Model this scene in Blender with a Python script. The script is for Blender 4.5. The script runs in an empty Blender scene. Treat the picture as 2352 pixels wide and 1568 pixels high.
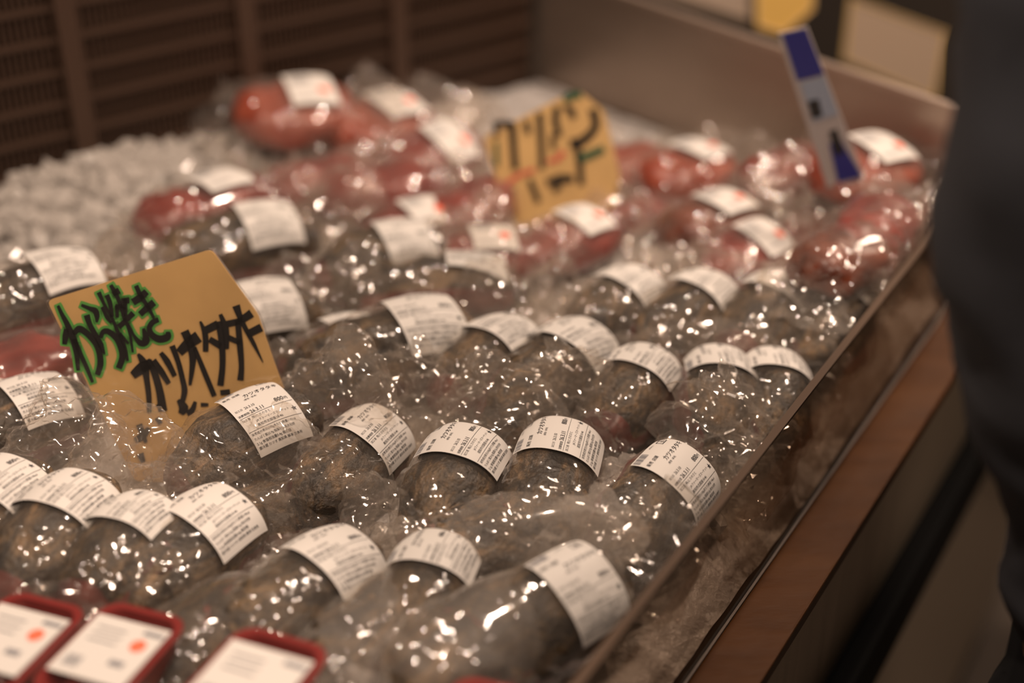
import bpy, bmesh, math, random
import numpy as np
from mathutils import Vector, Matrix, noise as mnoise

random.seed(7); np.random.seed(7)
scene = bpy.context.scene
COL = scene.collection

# ------------------------------------------------------------------ camera
FPX, YH, CAM_H = 3200.0, -1100.0, 0.56          # focal length in px of the 2352 frame, horizon row, height over ice
PITCH = math.atan((784 - YH) / FPX)
cam_d = bpy.data.cameras.new('camera'); cam = bpy.data.objects.new('camera', cam_d); COL.objects.link(cam)
cam.location = (0, 0, CAM_H); cam.rotation_euler = (math.pi/2 - PITCH, 0, 0)
cam_d.sensor_width = 36.0; cam_d.lens = FPX / 2352 * 36
cam_d.clip_start = 0.02; cam_d.clip_end = 60
cam_d.dof.use_dof = True; cam_d.dof.focus_distance = 0.895
cam_d.dof.aperture_fstop = (cam_d.lens / 1000) / 0.0270
scene.camera = cam

# ------------------------------------------------------------------ world, lights, exposure
world = bpy.data.worlds.new('market_hall'); scene.world = world; world.use_nodes = True
world.node_tree.nodes['Background'].inputs[0].default_value = (1.0, 0.74, 0.55, 1)
world.node_tree.nodes['Background'].inputs[1].default_value = 0.06
def lamp(name, loc, tgt, power, size, col=(1.0, 0.765, 0.60)):
    d = bpy.data.lights.new(name, 'AREA'); d.energy = power; d.shape = 'DISK'; d.size = size; d.color = col
    o = bpy.data.objects.new(name, d); COL.objects.link(o); o.location = loc
    o.rotation_euler = (Vector(tgt) - Vector(loc)).to_track_quat('-Z', 'Y').to_euler()
    return o
lamp('ceiling_or_fill_spot', (-0.25, -0.25, 1.75), (-0.05, 0.85, 0), 17, 0.12)  # fill lamp added near the camera to brighten the sign and labels
lamp('ceiling_or_fill_spot', (0.55, 1.45, 1.75), (0.05, 0.95, 0), 22, 0.10)
lamp('ceiling_or_fill_spot', (-0.55, 1.05, 1.75), (0.0, 0.85, 0), 12, 0.10)
lamp('ceiling_or_fill_spot', (1.05, 0.25, 1.75), (0.65, 0.75, -.8), 26, 0.20)  # added aisle fill: lightens the counter front, floor and person
lamp('ceiling_panel', (1.6, 3.2, 1.85), (0.9, 2.2, 0.2), 26, 0.5)
vs = scene.view_settings
vs.view_transform = 'Standard'; vs.look = 'None'; vs.gamma = 1.0; vs.use_curve_mapping = False; vs.exposure = -0.18
try:
    scene.cycles.transparent_max_bounces = 14; scene.cycles.max_bounces = 4; scene.cycles.diffuse_bounces = 2
    scene.cycles.sample_clamp_indirect = 4.0; scene.cycles.adaptive_threshold = 0.025
except Exception: pass

# ------------------------------------------------------------------ pixel helpers
_fw = Vector((0, math.cos(PITCH), -math.sin(PITCH))); _up = Vector((0, math.sin(PITCH), math.cos(PITCH)))
CAMP = Vector((0, 0, CAM_H))
def ray(px, py):
    return _fw + Vector((1, 0, 0)) * ((px - 1176) / FPX) - _up * ((py - 784) / FPX)
def W(px, py, z):
    r = ray(px, py); return CAMP + r * ((z - CAM_H) / r.z)
def onplane(px, py, p0, n):
    r = ray(px, py); return CAMP + r * ((p0 - CAMP).dot(n) / r.dot(n))

# ------------------------------------------------------------------ mesh helpers
def link(name, me, mats=None, parent=None, label=None, cat=None, group=None, kind=None, smooth=False):
    o = bpy.data.objects.new(name, me); COL.objects.link(o)
    if mats and me is not None:
        for m in (mats if isinstance(mats, (list, tuple)) else [mats]):
            if m.name not in [x.name for x in me.materials if x]: me.materials.append(m)
    if parent: o.parent = parent
    if smooth:
        me.polygons.foreach_set('use_smooth', [True] * len(me.polygons))
    tag(o, label, cat, group, kind); return o
def tag(o, label=None, cat=None, group=None, kind=None):
    if label: o['label'] = label
    if cat: o['category'] = cat
    if group: o['group'] = group
    if kind: o['kind'] = kind
def empty(name, loc, rot=None, **k):
    o = bpy.data.objects.new(name, None); COL.objects.link(o); o.empty_display_size = .02
    o.location = loc
    if rot is not None: o.rotation_euler = rot
    tag(o, **k); return o
def pyd(name, v, f):
    me = bpy.data.meshes.new(name); me.from_pydata([tuple(x) for x in v], [], f); me.update(); return me
class MB:
    def __init__(s): s.v = []; s.f = []
    def box(s, c, d, rz=0.0, bev=0.0):
        i = len(s.v); cx, cy, cz = c; hx, hy, hz = d[0]/2, d[1]/2, d[2]/2; ca, sa = math.cos(rz), math.sin(rz)
        for z in (-hz, hz):
            for x, y in ((-hx, -hy), (hx, -hy), (hx, hy), (-hx, hy)):
                s.v.append((cx + x*ca - y*sa, cy + x*sa + y*ca, cz + z))
        s.f += [(i,i+3,i+2,i+1),(i+4,i+5,i+6,i+7),(i,i+1,i+5,i+4),(i+1,i+2,i+6,i+5),(i+2,i+3,i+7,i+6),(i+3,i,i+4,i+7)]
        return s
    def prism(s, poly, n0, n1):          # poly of Vectors, extruded from offset vec n0 to n1
        i = len(s.v); k = len(poly)
        s.v += [tuple(Vector(p) + n0) for p in poly] + [tuple(Vector(p) + n1) for p in poly]
        s.f.append(tuple(range(i+k-1, i-1, -1))); s.f.append(tuple(range(i+k, i+2*k)))
        for j in range(k): s.f.append((i+j, i+(j+1) % k, i+k+(j+1) % k, i+k+j))
        return s
    def tube(s, pts, rad, n=10):
        i0 = len(s.v)
        for q, p in enumerate(pts):
            p = Vector(p); a = Vector(pts[max(q-1, 0)]); b = Vector(pts[min(q+1, len(pts)-1)])
            t = (b - a).normalized(); e = t.orthogonal().normalized() if q == 0 else (e - t*e.dot(t)).normalized(); g = t.cross(e); r = rad[q] if isinstance(rad, (list, tuple)) else rad
            for k in range(n):
                w = 2*math.pi*k/n; s.v.append(tuple(p + (e*math.cos(w) + g*math.sin(w))*r))
        for q in range(len(pts)-1):
            for k in range(n):
                a = i0+q*n+k; b = i0+q*n+(k+1) % n; s.f.append((a, b, b+n, a+n))
        s.f.append(tuple(range(i0+n-1, i0-1, -1))); e = i0+(len(pts)-1)*n; s.f.append(tuple(range(e, e+n)))
        return s
    def mesh(s, name): return pyd(name, s.v, s.f)
def bevel(me, w, seg=2):
    bm = bmesh.new(); bm.from_mesh(me)
    bmesh.ops.recalc_face_normals(bm, faces=bm.faces)
    bmesh.ops.bevel(bm, geom=[e for e in bm.edges if e.is_manifold and e.calc_face_angle(0) > .5], offset=w, segments=seg, affect='EDGES', profile=.6)
    bm.to_mesh(me); bm.free(); return me

# ------------------------------------------------------------------ materials
def reflect(ns, L, base, edge, power=4.0):
    lw = ns.new('ShaderNodeLayerWeight'); lw.inputs[0].default_value = .5
    pw = ns.new('ShaderNodeMath'); pw.operation = 'POWER'; pw.inputs[1].default_value = power; L.new(lw.outputs['Facing'], pw.inputs[0])
    ma = ns.new('ShaderNodeMath'); ma.operation = 'MULTIPLY_ADD'; ma.use_clamp = True; ma.inputs[1].default_value = edge; ma.inputs[2].default_value = base
    L.new(pw.outputs[0], ma.inputs[0]); return ma
def mat(name):
    m = bpy.data.materials.new(name); m.use_nodes = True; nt = m.node_tree
    return m, nt, nt.nodes, nt.links, nt.nodes['Principled BSDF']
def N(ns, t, **k):
    n = ns.new(t)
    for a, b in k.items(): setattr(n, a, b)
    return n
def ramp(ns, stops):
    r = ns.new('ShaderNodeValToRGB'); e = r.color_ramp.elements
    while len(e) < len(stops): e.new(.5)
    for el, (p, c) in zip(e, stops): el.position = p; el.color = (*c, 1)
    return r
def simple(name, col, rough=.5, metal=0.0, spec=.5, bump=None, var=None):
    m, nt, ns, L, b = mat(name)
    b.inputs['Base Color'].default_value = (*col, 1); b.inputs['Roughness'].default_value = rough
    b.inputs['Metallic'].default_value = metal; b.inputs['Specular IOR Level'].default_value = spec
    if bump or var:
        tc = N(ns, 'ShaderNodeTexCoord'); nz = N(ns, 'ShaderNodeTexNoise'); mp = N(ns, 'ShaderNodeMapping')
        sc = (bump or var)[0]; mp.inputs['Scale'].default_value = sc if isinstance(sc, tuple) else (sc,)*3
        nz.inputs['Scale'].default_value = 1; nz.inputs['Detail'].default_value = 6
        L.new(tc.outputs['Object'], mp.inputs[0]); L.new(mp.outputs[0], nz.inputs['Vector'])
        if bump:
            bp = N(ns, 'ShaderNodeBump'); bp.inputs['Strength'].default_value = bump[1]; bp.inputs['Distance'].default_value = bump[2]
            L.new(nz.outputs[0], bp.inputs['Height']); L.new(bp.outputs[0], b.inputs['Normal'])
        if var:
            r = ramp(ns, [(.3, var[1]), (.7, var[2])]); L.new(nz.outputs[0], r.inputs[0]); L.new(r.outputs[0], b.inputs['Base Color'])
    return m
def film(name, haze, tint=(1, .985, .965), rough=.09, gloss=1.0):
    """thin clear plastic: see-through, mirror glints on its creases, a little milky scatter"""
    m, nt, ns, L, b = mat(name); ns.remove(b); out = ns['Material Output']
    tr = N(ns, 'ShaderNodeBsdfTransparent'); tr.inputs[0].default_value = (*tint, 1)
    gl = N(ns, 'ShaderNodeBsdfGlossy'); gl.inputs['Roughness'].default_value = rough; gl.inputs[0].default_value = (1, 1, 1, 1)
    df = N(ns, 'ShaderNodeBsdfDiffuse'); df.inputs[0].default_value = (.88, .81, .745, 1)
    tl = N(ns, 'ShaderNodeBsdfTranslucent'); tl.inputs[0].default_value = (.88, .81, .745, 1)
    hz = N(ns, 'ShaderNodeMixShader'); hz.inputs[0].default_value = .5; L.new(df.outputs[0], hz.inputs[1]); L.new(tl.outputs[0], hz.inputs[2])
    m1 = N(ns, 'ShaderNodeMixShader'); m1.inputs[0].default_value = haze; L.new(tr.outputs[0], m1.inputs[1]); L.new(hz.outputs[0], m1.inputs[2])
    fm = reflect(ns, L, .06*gloss, .55)
    m2 = N(ns, 'ShaderNodeMixShader'); L.new(fm.outputs[0], m2.inputs[0]); L.new(m1.outputs[0], m2.inputs[1]); L.new(gl.outputs[0], m2.inputs[2])
    L.new(m2.outputs[0], out.inputs[0]); return m
FILM = film('clear_bag_film', .066, gloss=1.05)
FILM2 = film('cloudy_bag_film', .085, gloss=1.1)
FILM_MILKY = film('milky_bag_film', .19, gloss=1.1)
FILM_WRAP = film('clear_wrap_film', .012)
def skin_mat():
    m, nt, ns, L, b = mat('seared_skin')
    tc = N(ns, 'ShaderNodeTexCoord'); oi = N(ns, 'ShaderNodeObjectInfo')
    mp = N(ns, 'ShaderNodeMapping'); mp.inputs['Scale'].default_value = (26, 60, 60)
    ad = N(ns, 'ShaderNodeVectorMath', operation='ADD'); sc = N(ns, 'ShaderNodeVectorMath', operation='SCALE'); sc.inputs['Scale'].default_value = 9
    cb = N(ns, 'ShaderNodeCombineXYZ')
    for k in range(3): L.new(oi.outputs['Random'], cb.inputs[k])
    L.new(cb.outputs[0], sc.inputs[0]); L.new(tc.outputs['Object'], mp.inputs[0]); L.new(mp.outputs[0], ad.inputs[0]); L.new(sc.outputs[0], ad.inputs[1])
    n1 = N(ns, 'ShaderNodeTexNoise'); n1.inputs['Scale'].default_value = 1.0; n1.inputs['Detail'].default_value = 9; n1.inputs['Roughness'].default_value = .72; n1.inputs['Distortion'].default_value = .8
    L.new(ad.outputs[0], n1.inputs['Vector'])
    r = ramp(ns, [(.33, (.008, .006, .005)), (.45, (.028, .019, .011)), (.53, (.078, .051, .027)), (.61, (.185, .118, .060)), (.73, (.32, .19, .10))])
    L.new(n1.outputs[0], r.inputs[0]); L.new(r.outputs[0], b.inputs['Base Color'])
    b.inputs['Roughness'].default_value = .42
    n2 = N(ns, 'ShaderNodeTexNoise'); n2.inputs['Scale'].default_value = 260; n2.inputs['Detail'].default_value = 5; L.new(tc.outputs['Object'], n2.inputs['Vector'])
    bp = N(ns, 'ShaderNodeBump'); bp.inputs['Strength'].default_value = .8; bp.inputs['Distance'].default_value = .003
    L.new(n2.outputs[0], bp.inputs['Height']); L.new(bp.outputs[0], b.inputs['Normal'])
    return m
SKIN = skin_mat()
FLESH = simple('cut_flesh', (.11, .03, .026), .35, var=((30, 70, 70), (.06, .017, .016), (.17, .05, .038)))
RED = simple('raw_red_fish', (.4, .05, .03), .3, var=((25, 50, 50), (.10, .012, .010), (.25, .042, .030)))
RUST = simple('brown_red_fish', (.2, .04, .02), .35, var=((25, 50, 50), (.045, .012, .008), (.19, .048, .022)))
ORANGE = simple('raw_orange_red_fish', (.5, .1, .05), .3, var=((25, 50, 50), (.17, .030, .018), (.33, .080, .046)))
PAPER = simple('label_paper', (.665, .635, .60), .6)
INK = simple('label_ink', (.03, .03, .035), .6)
GREYINK = simple('label_grey_bars', (.22, .22, .24), .6)
PINKDOT = simple('pink_discount_sticker', (.95, .16, .08), .5)
CARD = simple('cardboard', (.55, .34, .13), .6, var=((22, 22, 22), (.52, .325, .125), (.63, .40, .155)), bump=None)
CARDEDGE = simple('cardboard_worn_edge', (.30, .19, .09), .8)
BLACKPAINT = simple('black_marker', (.012, .010, .010), .35)
GREENPAINT = simple('green_marker', (.09, .33, .06), .5)
REDPAINT = simple('red_marker', (.55, .09, .06), .5)
DKGREEN = simple('dark_green_marker', (.02, .08, .035), .5)
STEEL = simple('dull_steel', (.36, .29, .24), .38, metal=.75, var=((3, 3, 9), (.30, .235, .19), (.42, .34, .28)))
FRONTSTEEL = simple('brushed_front_steel', (.30, .24, .175), .36, metal=.55, bump=((30, 30, 2), .25, .01))
LEDGE = simple('ledge_brown_reflection', (.16, .072, .03), .45, metal=0, spec=.08, bump=((12, 28, 12), .22, .008), var=((6, 20, 6), (.046, .0175, .006), (.078, .032, .011)))  # warm brown light mirrored by the steel is put into this streaked colour
BLACKRUB = simple('black_rubber', (.004, .004, .004), .8, spec=.1)
CRATE = simple('brown_plastic', (.060, .031, .018), .6)
COUNTER = simple('counter_body', (.04, .032, .026), .5)
def ice_mat():
    m, nt, ns, L, b = mat('crushed_ice'); ns.remove(b); out = ns['Material Output']
    df = N(ns, 'ShaderNodeBsdfDiffuse'); df.inputs[0].default_value = (.66, .61, .56, 1)
    tl = N(ns, 'ShaderNodeBsdfTranslucent'); tl.inputs[0].default_value = (.7, .68, .67, 1)
    tr = N(ns, 'ShaderNodeBsdfTransparent'); gl = N(ns, 'ShaderNodeBsdfGlossy'); gl.inputs['Roughness'].default_value = .12
    a = N(ns, 'ShaderNodeMixShader'); a.inputs[0].default_value = .4; L.new(df.outputs[0], a.inputs[1]); L.new(tl.outputs[0], a.inputs[2])
    c = N(ns, 'ShaderNodeMixShader'); c.inputs[0].default_value = .22; L.new(a.outputs[0], c.inputs[1]); L.new(tr.outputs[0], c.inputs[2])
    f = reflect(ns, L, .03, .5)
    d = N(ns, 'ShaderNodeMixShader'); L.new(f.outputs[0], d.inputs[0]); L.new(c.outputs[0], d.inputs[1]); L.new(gl.outputs[0], d.inputs[2])
    L.new(d.outputs[0], out.inputs[0]); return m
ICE = ice_mat()
ICEBED = simple('packed_ice', (.46, .43, .41), .35, bump=((60, 60, 60), .8, .01))
def acrylic():
    m, nt, ns, L, b = mat('clear_acrylic'); ns.remove(b); out = ns['Material Output']
    tr = N(ns, 'ShaderNodeBsdfTransparent'); tr.inputs[0].default_value = (.74, .68, .62, 1)
    df = N(ns, 'ShaderNodeBsdfDiffuse'); df.inputs[0].default_value = (.34, .27, .22, 1)
    gl = N(ns, 'ShaderNodeBsdfGlossy'); gl.inputs['Roughness'].default_value = .04
    tc = N(ns, 'ShaderNodeTexCoord'); nz = N(ns, 'ShaderNodeTexNoise'); nz.inputs['Scale'].default_value = 9; nz.inputs['Detail'].default_value = 6; L.new(tc.outputs['Object'], nz.inputs['Vector'])
    mr = N(ns, 'ShaderNodeMapRange'); mr.inputs[1].default_value = .35; mr.inputs[2].default_value = .7; mr.inputs[3].default_value = .02; mr.inputs[4].default_value = .07; L.new(nz.outputs[0], mr.inputs[0])
    a = N(ns, 'ShaderNodeMixShader'); L.new(mr.outputs[0], a.inputs[0]); L.new(tr.outputs[0], a.inputs[1]); L.new(df.outputs[0], a.inputs[2])
    f = reflect(ns, L, .035, .35)
    d = N(ns, 'ShaderNodeMixShader'); L.new(f.outputs[0], d.inputs[0]); L.new(a.outputs[0], d.inputs[1]); L.new(gl.outputs[0], d.inputs[2])
    L.new(d.outputs[0], out.inputs[0]); return m
ACRYL = acrylic()
ACRYL_EDGE = simple('acrylic_edge', (.075, .046, .029), .6, spec=.2)

# ------------------------------------------------------------------ layout lines
AZ_P = math.radians(31.3)                                   # clear panel direction, from the photo's vanishing point
PD = Vector((math.sin(AZ_P), math.cos(AZ_P), 0)); PN = Vector((PD.y, -PD.x, 0))   # PN points outwards (right)
P0 = Vector((0.1515, 0.70, 0))
ZL, ZT = -0.040, 0.069
AZ_B = math.radians(52); BD = Vector((math.sin(AZ_B), math.cos(AZ_B), 0)); BN = Vector((BD.y, -BD.x, 0))  # crate wall
B0 = W(160, 385, .03); B0.z = 0
AZ_R = math.radians(-38.4); RD = Vector((math.sin(AZ_R), math.cos(AZ_R), 0)); RN = Vector((RD.y, -RD.x, 0))  # rear wall, runs away to the left
R0 = W(1450, 0, .122); R0.z = 0
def isect(p, d, q, e):
    den = d.x*e.y - d.y*e.x; w = q - p; return p + d*((w.x*e.y - w.y*e.x)/den)
C_FAR = isect(B0, BD, R0, RD); C_RIGHT = isect(P0, PD, R0, RD)
P_NEAR = P0 + PD*((.40 - P0.y)/PD.y)
B_NEAR = B0 - BD*.55
FLOOR_Z = -0.85

# ------------------------------------------------------------------ setting
fl = MB().box((0, 2.0, FLOOR_Z-.02), (9, 10, .04)).mesh('floor')
link('floor', fl, simple('market_floor', (.11, .09, .075), .4, var=((2, 2, 2), (.09, .072, .058), (.14, .112, .09))), kind='structure')
wb = MB().box((0, 6.2, .6), (9, .1, 2.9)).mesh('wall'); link('wall_back', wb, simple('dark_wall', (.035, .028, .024), .8), kind='structure')

# counter (one thing: body, ledge, front, rail)
counter = empty('display_counter', (P0.x, P0.y, FLOOR_Z), label='refrigerated display counter with brown ledge and black bumper rail', cat='counter')
def cadd(name, me, m, **k):
    o = link(name, me, m, counter, **k); o.location = -Vector(counter.location); return o
foot = [P_NEAR, C_RIGHT + PD*.55, C_FAR, B_NEAR, Vector((B_NEAR.x, P_NEAR.y, 0))]
cadd('body', MB().prism(foot, Vector((0,0,FLOOR_Z)), Vector((0,0,-.075))).mesh('counter_body'), COUNTER)
def strip(a, b, n0, n1, z0, z1):
    p = [a + PN*n0, b + PN*n0, b + PN*n1, a + PN*n1]
    return MB().prism([Vector((q.x, q.y, 0)) for q in p], Vector((0,0,z0)), Vector((0,0,z1)))
pa, pb = P0 - PD*.36, C_RIGHT + PD*.5
cadd('ledge', bevel(strip(pa, pb, .004, .0415, ZL-.012, ZL).mesh('ledge'), .0015), LEDGE, label='metal ledge with rippled brown reflections painted in its colour')
cadd('ledge_bead', strip(pa, pb, .0024, .004, ZL-.012, ZL+.001).mesh('ledge_bead'), simple('bead_steel', (.5, .44, .4), .3, metal=.8))
cadd('front_panel', strip(pa, pb, .020, .032, FLOOR_Z+.1, ZL-.012).mesh('front_panel'), FRONTSTEEL, label='streaky stainless front panel')
cadd('bumper_rail', bevel(strip(pa, pb, .030, .052, -.262, -.198).mesh('bumper_rail'), .006), BLACKRUB, label='black rubber bumper rail')
cadd('toe_kick', strip(pa, pb, -.03, .02, FLOOR_Z, FLOOR_Z+.1).mesh('toe_kick'), BLACKRUB)

# clear panel
panel = empty('acrylic_panel', (P0.x, P0.y, ZL), label='clear acrylic guard panel standing between fish and brown ledge', cat='panel')
for nm, me, m in (('sheet', strip(pa, C_RIGHT - PD*.008, -.0022, .0022, ZL, ZT-.001), ACRYL), ('top_edge', strip(pa, C_RIGHT - PD*.008, -.0026, .0026, ZT-.001, ZT+.001), ACRYL_EDGE)):
    o = link(nm, me.mesh(nm), m, panel); o.location = -Vector(panel.location)

# rear wall of the tray
rw = empty('steel_back_panel', (R0.x, R0.y, 0), label='dull brownish steel panel closing the far side of the tray', cat='panel')
def rstrip(t0, t1, n0, n1, z0, z1):
    p = [R0 + RD*t0 + RN*n0, R0 + RD*t1 + RN*n0, R0 + RD*t1 + RN*n1, R0 + RD*t0 + RN*n1]
    return MB().prism([Vector((q.x, q.y, 0)) for q in p], Vector((0,0,z0)), Vector((0,0,z1)))
tR = (C_RIGHT - R0).dot(RD) + .004; tL = (C_FAR - R0).dot(RD)
for nm, me, m in (('sheet', rstrip(tR, tL, 0, .006, -.07, .120), STEEL), ('rim', rstrip(tR, tL, -.001, .007, .120, .125), simple('rim_steel', (.42, .33, .27), .4, metal=.6))):
    o = link(nm, me.mesh(nm), m, rw); o.location = -Vector(rw.location)

# slotted brown crate wall
crate = empty('slotted_crate', (B0.x, B0.y, 0), label='dark brown slotted plastic crate standing along the ice', cat='crate')
def bstrip(t0, t1, n0, n1, z0, z1):
    p = [B0 + BD*t0 + BN*n0, B0 + BD*t1 + BN*n0, B0 + BD*t1 + BN*n1, B0 + BD*t0 + BN*n1]
    return MB().prism([Vector((q.x, q.y, 0)) for q in p], Vector((0,0,z0)), Vector((0,0,z1)))
def kadd(nm, mb, m, **k):
    o = link(nm, mb.mesh(nm), m, crate, **k); o.location = -Vector(crate.location); return o
tEnd = (C_FAR - B0).dot(BD) - .01
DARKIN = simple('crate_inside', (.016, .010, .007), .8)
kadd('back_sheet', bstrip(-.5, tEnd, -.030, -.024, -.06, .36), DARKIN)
posts = [-.34, -.16, .02, .20, .38]
for t in posts: kadd('post', bstrip(t-.010, t+.010, -.024, .003, -.06, .36), CRATE)
for k in range(12): kadd('rib', bstrip(-.5, tEnd, -.006, .0, -.03 + k*.030, -.03 + k*.030 + .005), CRATE)
kadd('rim', bstrip(-.5, tEnd, -.03, .008, .35, .37), CRATE)
sl = MB(); t = -.5
while t < tEnd:
    for k in range(11):
        if k in (9, 10): continue
        q = bstrip(t, t+.0030, -.010, -.004, -.024 + k*.030, .0 + k*.030); i = len(sl.v); sl.v += q.v; sl.f += [tuple(a+i for a in f) for f in q.f]
    t += .0062
kadd('slat', sl, CRATE, kind='stuff')

# ------------------------------------------------------------------ ice
def side(p, a, d, n): return (Vector((p[0], p[1], 0)) - a).dot(n)
def inside(x, y, m=0.0):
    p = (x, y)
    return side(p, P0, PD, PN) < -m and side(p, R0, RD, RN) < -m and side(p, B0, BD, BN) > m
# orient the rear wall normal so that the tray lies on its negative side
if side((0, .9), R0, RD, RN) > 0: RN = -RN
if side((0, .9), B0, BD, BN) < 0: BN = -BN
def ice_z(x, y):
    n = mnoise.noise(Vector((x*9, y*9, 1.3)))*.010 + mnoise.noise(Vector((x*30, y*30, 4.1)))*.005
    d = (Vector((x, y, 0)) - W(200, 460, 0)).length
    return -.012 + n + .050*math.exp(-(d/.17)**2)
st = .009; vi = {}; vv = []; ff = []
gx = np.arange(-.85, .62, st); gy = np.arange(.40, 1.62, st)
def snap(x, y):
    p = Vector((x, y, 0))
    for a, n, sg in ((P0, PN, 1), (R0, RN, 1), (B0, BN, -1)):
        q = (p - a).dot(n)*sg
        if q > -.003: p = p - n*sg*(q + .003)
    return p.x, p.y
for i, x in enumerate(gx):
    for j, y in enumerate(gy):
        if inside(x, y, -st*1.3):
            q = snap(x, y); near = side(q, P0, PD, PN); vi[i, j] = len(vv); vv.append((q[0], q[1], ice_z(*q) - .030*math.exp(near/.03)))
for i in range(len(gx)-1):
    for j in range(len(gy)-1):
        q = [(i, j), (i+1, j), (i+1, j+1), (i, j+1)]
        if all(k in vi for k in q): ff.append(tuple(vi[k] for k in q))
link('ice_bed', pyd('ice_bed', vv, ff), ICEBED, label='bed of packed crushed ice filling the display tray', cat='ice', kind='stuff', smooth=True)
bm0 = bmesh.new(); bmesh.ops.create_icosphere(bm0, subdivisions=1, radius=1)
iv = np.array([v.co[:] for v in bm0.verts]); iff = [tuple(v.index for v in f.verts) for f in bm0.faces]; bm0.free()
cv = []; cf = []; rng = np.random.RandomState(3)
def chunk(x, y, z, r):
    A = rng.normal(size=(3, 3)); q, _ = np.linalg.qr(A)
    p = iv * (1 + rng.uniform(-.35, .25, (len(iv), 1))); p = (p * rng.uniform(.55, 1.1, 3)) @ q * r + np.array([x, y, z])
    i = len(cv); cv.extend(map(tuple, p)); cf.extend([tuple(a+i for a in f) for f in iff])
n = 0
while n < 3800:
    if n < 2300:
        c = W(200, 470, 0); x, y = rng.normal(c.x, .13), rng.normal(c.y, .13); r = rng.uniform(.004, .015)
    else:
        x, y = rng.uniform(-.6, .4), rng.uniform(.45, 1.5); r = rng.uniform(.003, .009)
    n += 1
    if not inside(x, y, .02): continue
    chunk(x, y, ice_z(x, y) + r*rng.uniform(0, .8), r)
link('crushed_ice', pyd('crushed_ice', cv, cf), ICE, label='loose lumps of crushed ice heaped against the brown crate', cat='ice', kind='stuff')

# ------------------------------------------------------------------ label lettering
_cache = {}
def glyphs(s, bold=0.0):
    if (s, bold) in _cache: return _cache[s, bold]
    c = bpy.data.curves.new('t', 'FONT'); c.body = s; c.size = 1.0; c.resolution_u = 2; c.offset = bold; c.fill_mode = 'FRONT'
    o = bpy.data.objects.new('t', c); COL.objects.link(o)
    dg = bpy.context.evaluated_depsgraph_get(); me = o.evaluated_get(dg).to_mesh()
    me.calc_loop_triangles()
    v = np.array([p.co[:2] for p in me.vertices]) if len(me.vertices) else np.zeros((0, 2))
    f = [tuple(t.vertices) for t in me.loop_triangles]
    o.evaluated_get(dg).to_mesh_clear(); bpy.data.objects.remove(o); bpy.data.curves.remove(c)
    _cache[s, bold] = (v, f); return v, f
def label_print():
    """flat print of the price label in mm: u = reading direction 0..42, v = line position 0..62; returns black and grey (v, f)"""
    bv, bf, gv, gf = [], [], [], []
    def put(s, u, v, size, bold=0, sx=1.0, right=False):
        P, F = glyphs(s, bold)
        if not len(P): return
        P = P * size; P[:, 0] *= sx
        if right: u = u - P[:, 0].max()
        i = len(bv); bv.extend([(u + a, v - b) for a, b in P]); bf.extend([tuple(k+i for k in f) for f in F])
    def rect(u0, v0, u1, v1, grey=False, n=1, m=6):
        V, Fq = (gv, gf) if grey else (bv, bf)
        i = len(V)
        for a in range(m+1):
            for b in range(n+1): V.append((u0 + (u1-u0)*a/m, v0 + (v1-v0)*b/n))
        for a in range(m):
            for b in range(n): Fq.append((i+a*(n+1)+b, i+(a+1)*(n+1)+b, i+(a+1)*(n+1)+b+1, i+a*(n+1)+b+1))
    # barcode at the start corner: bars run across
    u = 1.2; r = random.Random(5)
    while u < 13.5:
        w = r.choice((.22, .22, .42, .6)); rect(u, 1.2, u+w, 6.2, True, n=4, m=1); u += w + r.choice((.25, .3, .5))
    # framed mark
    for a in ((30, 3.0, 38, 3.5), (30, 8.0, 38, 8.5), (30, 3.0, 30.5, 8.5), (37.5, 3.0, 38, 8.5)): rect(*a)
    put('省', 32.4, 7.3, 3.6)
    put('お早めに', 20, 3.6, 1.6); put('販売', 2, 12.4, 2.8, .006); put('店舗', 9, 12.4, 2.8, .006)
    put('カツオタタキ', 14.5, 18.0, 4.3, .008, 1.0); put('(養殖・解凍)', 13, 20.8, 1.7)
    put('加工日', 2.0, 27.6, 1.9); put('26.3.10', 9.0, 27.8, 2.9, 0, .9)
    put('消費期限', 1.4, 32.4, 2.1, .006); put('26.3.11', 10.6, 32.6, 4.0, .006, .9)
    put('800', 36.5, 31.6, 4.8, .010, .95, True); put('円', 36.8, 31.4, 2.6, .006)
    rect(1, 33.6, 41, 33.85)
    put('加工者', 1.6, 36.6, 2.1); put('株)とさのさと', 9, 36.6, 2.2); put('JAファーマーズマーケット', 10, 39.9, 2.1); put('高知市北御座10-46', 9.0, 43.2, 2.3, .003)
    put('★', 36.0, 41.6, 4.6, .003)
    rect(1, 44.6, 41, 44.85)
    put('栄養成分表示(100gあたり)熱量114kcal', 1.6, 47.6, 2.1, .003, .95)
    put('たんぱく質25.9g 脂質0.5g 炭水化物', 1.6, 50.8, 2.1, .003, .95)
    put('2.1g 食塩相当量0.4g 推定値', 1.6, 54.0, 2.2, .006)
    put('要冷蔵 カツオ 高知県 解凍 生食用', 1.6, 57.2, 2.2, .006)
    return (np.array(bv), bf), (np.array(gv), gf)
PRINT = label_print()
LU, LV = 42.0, 62.0

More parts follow.
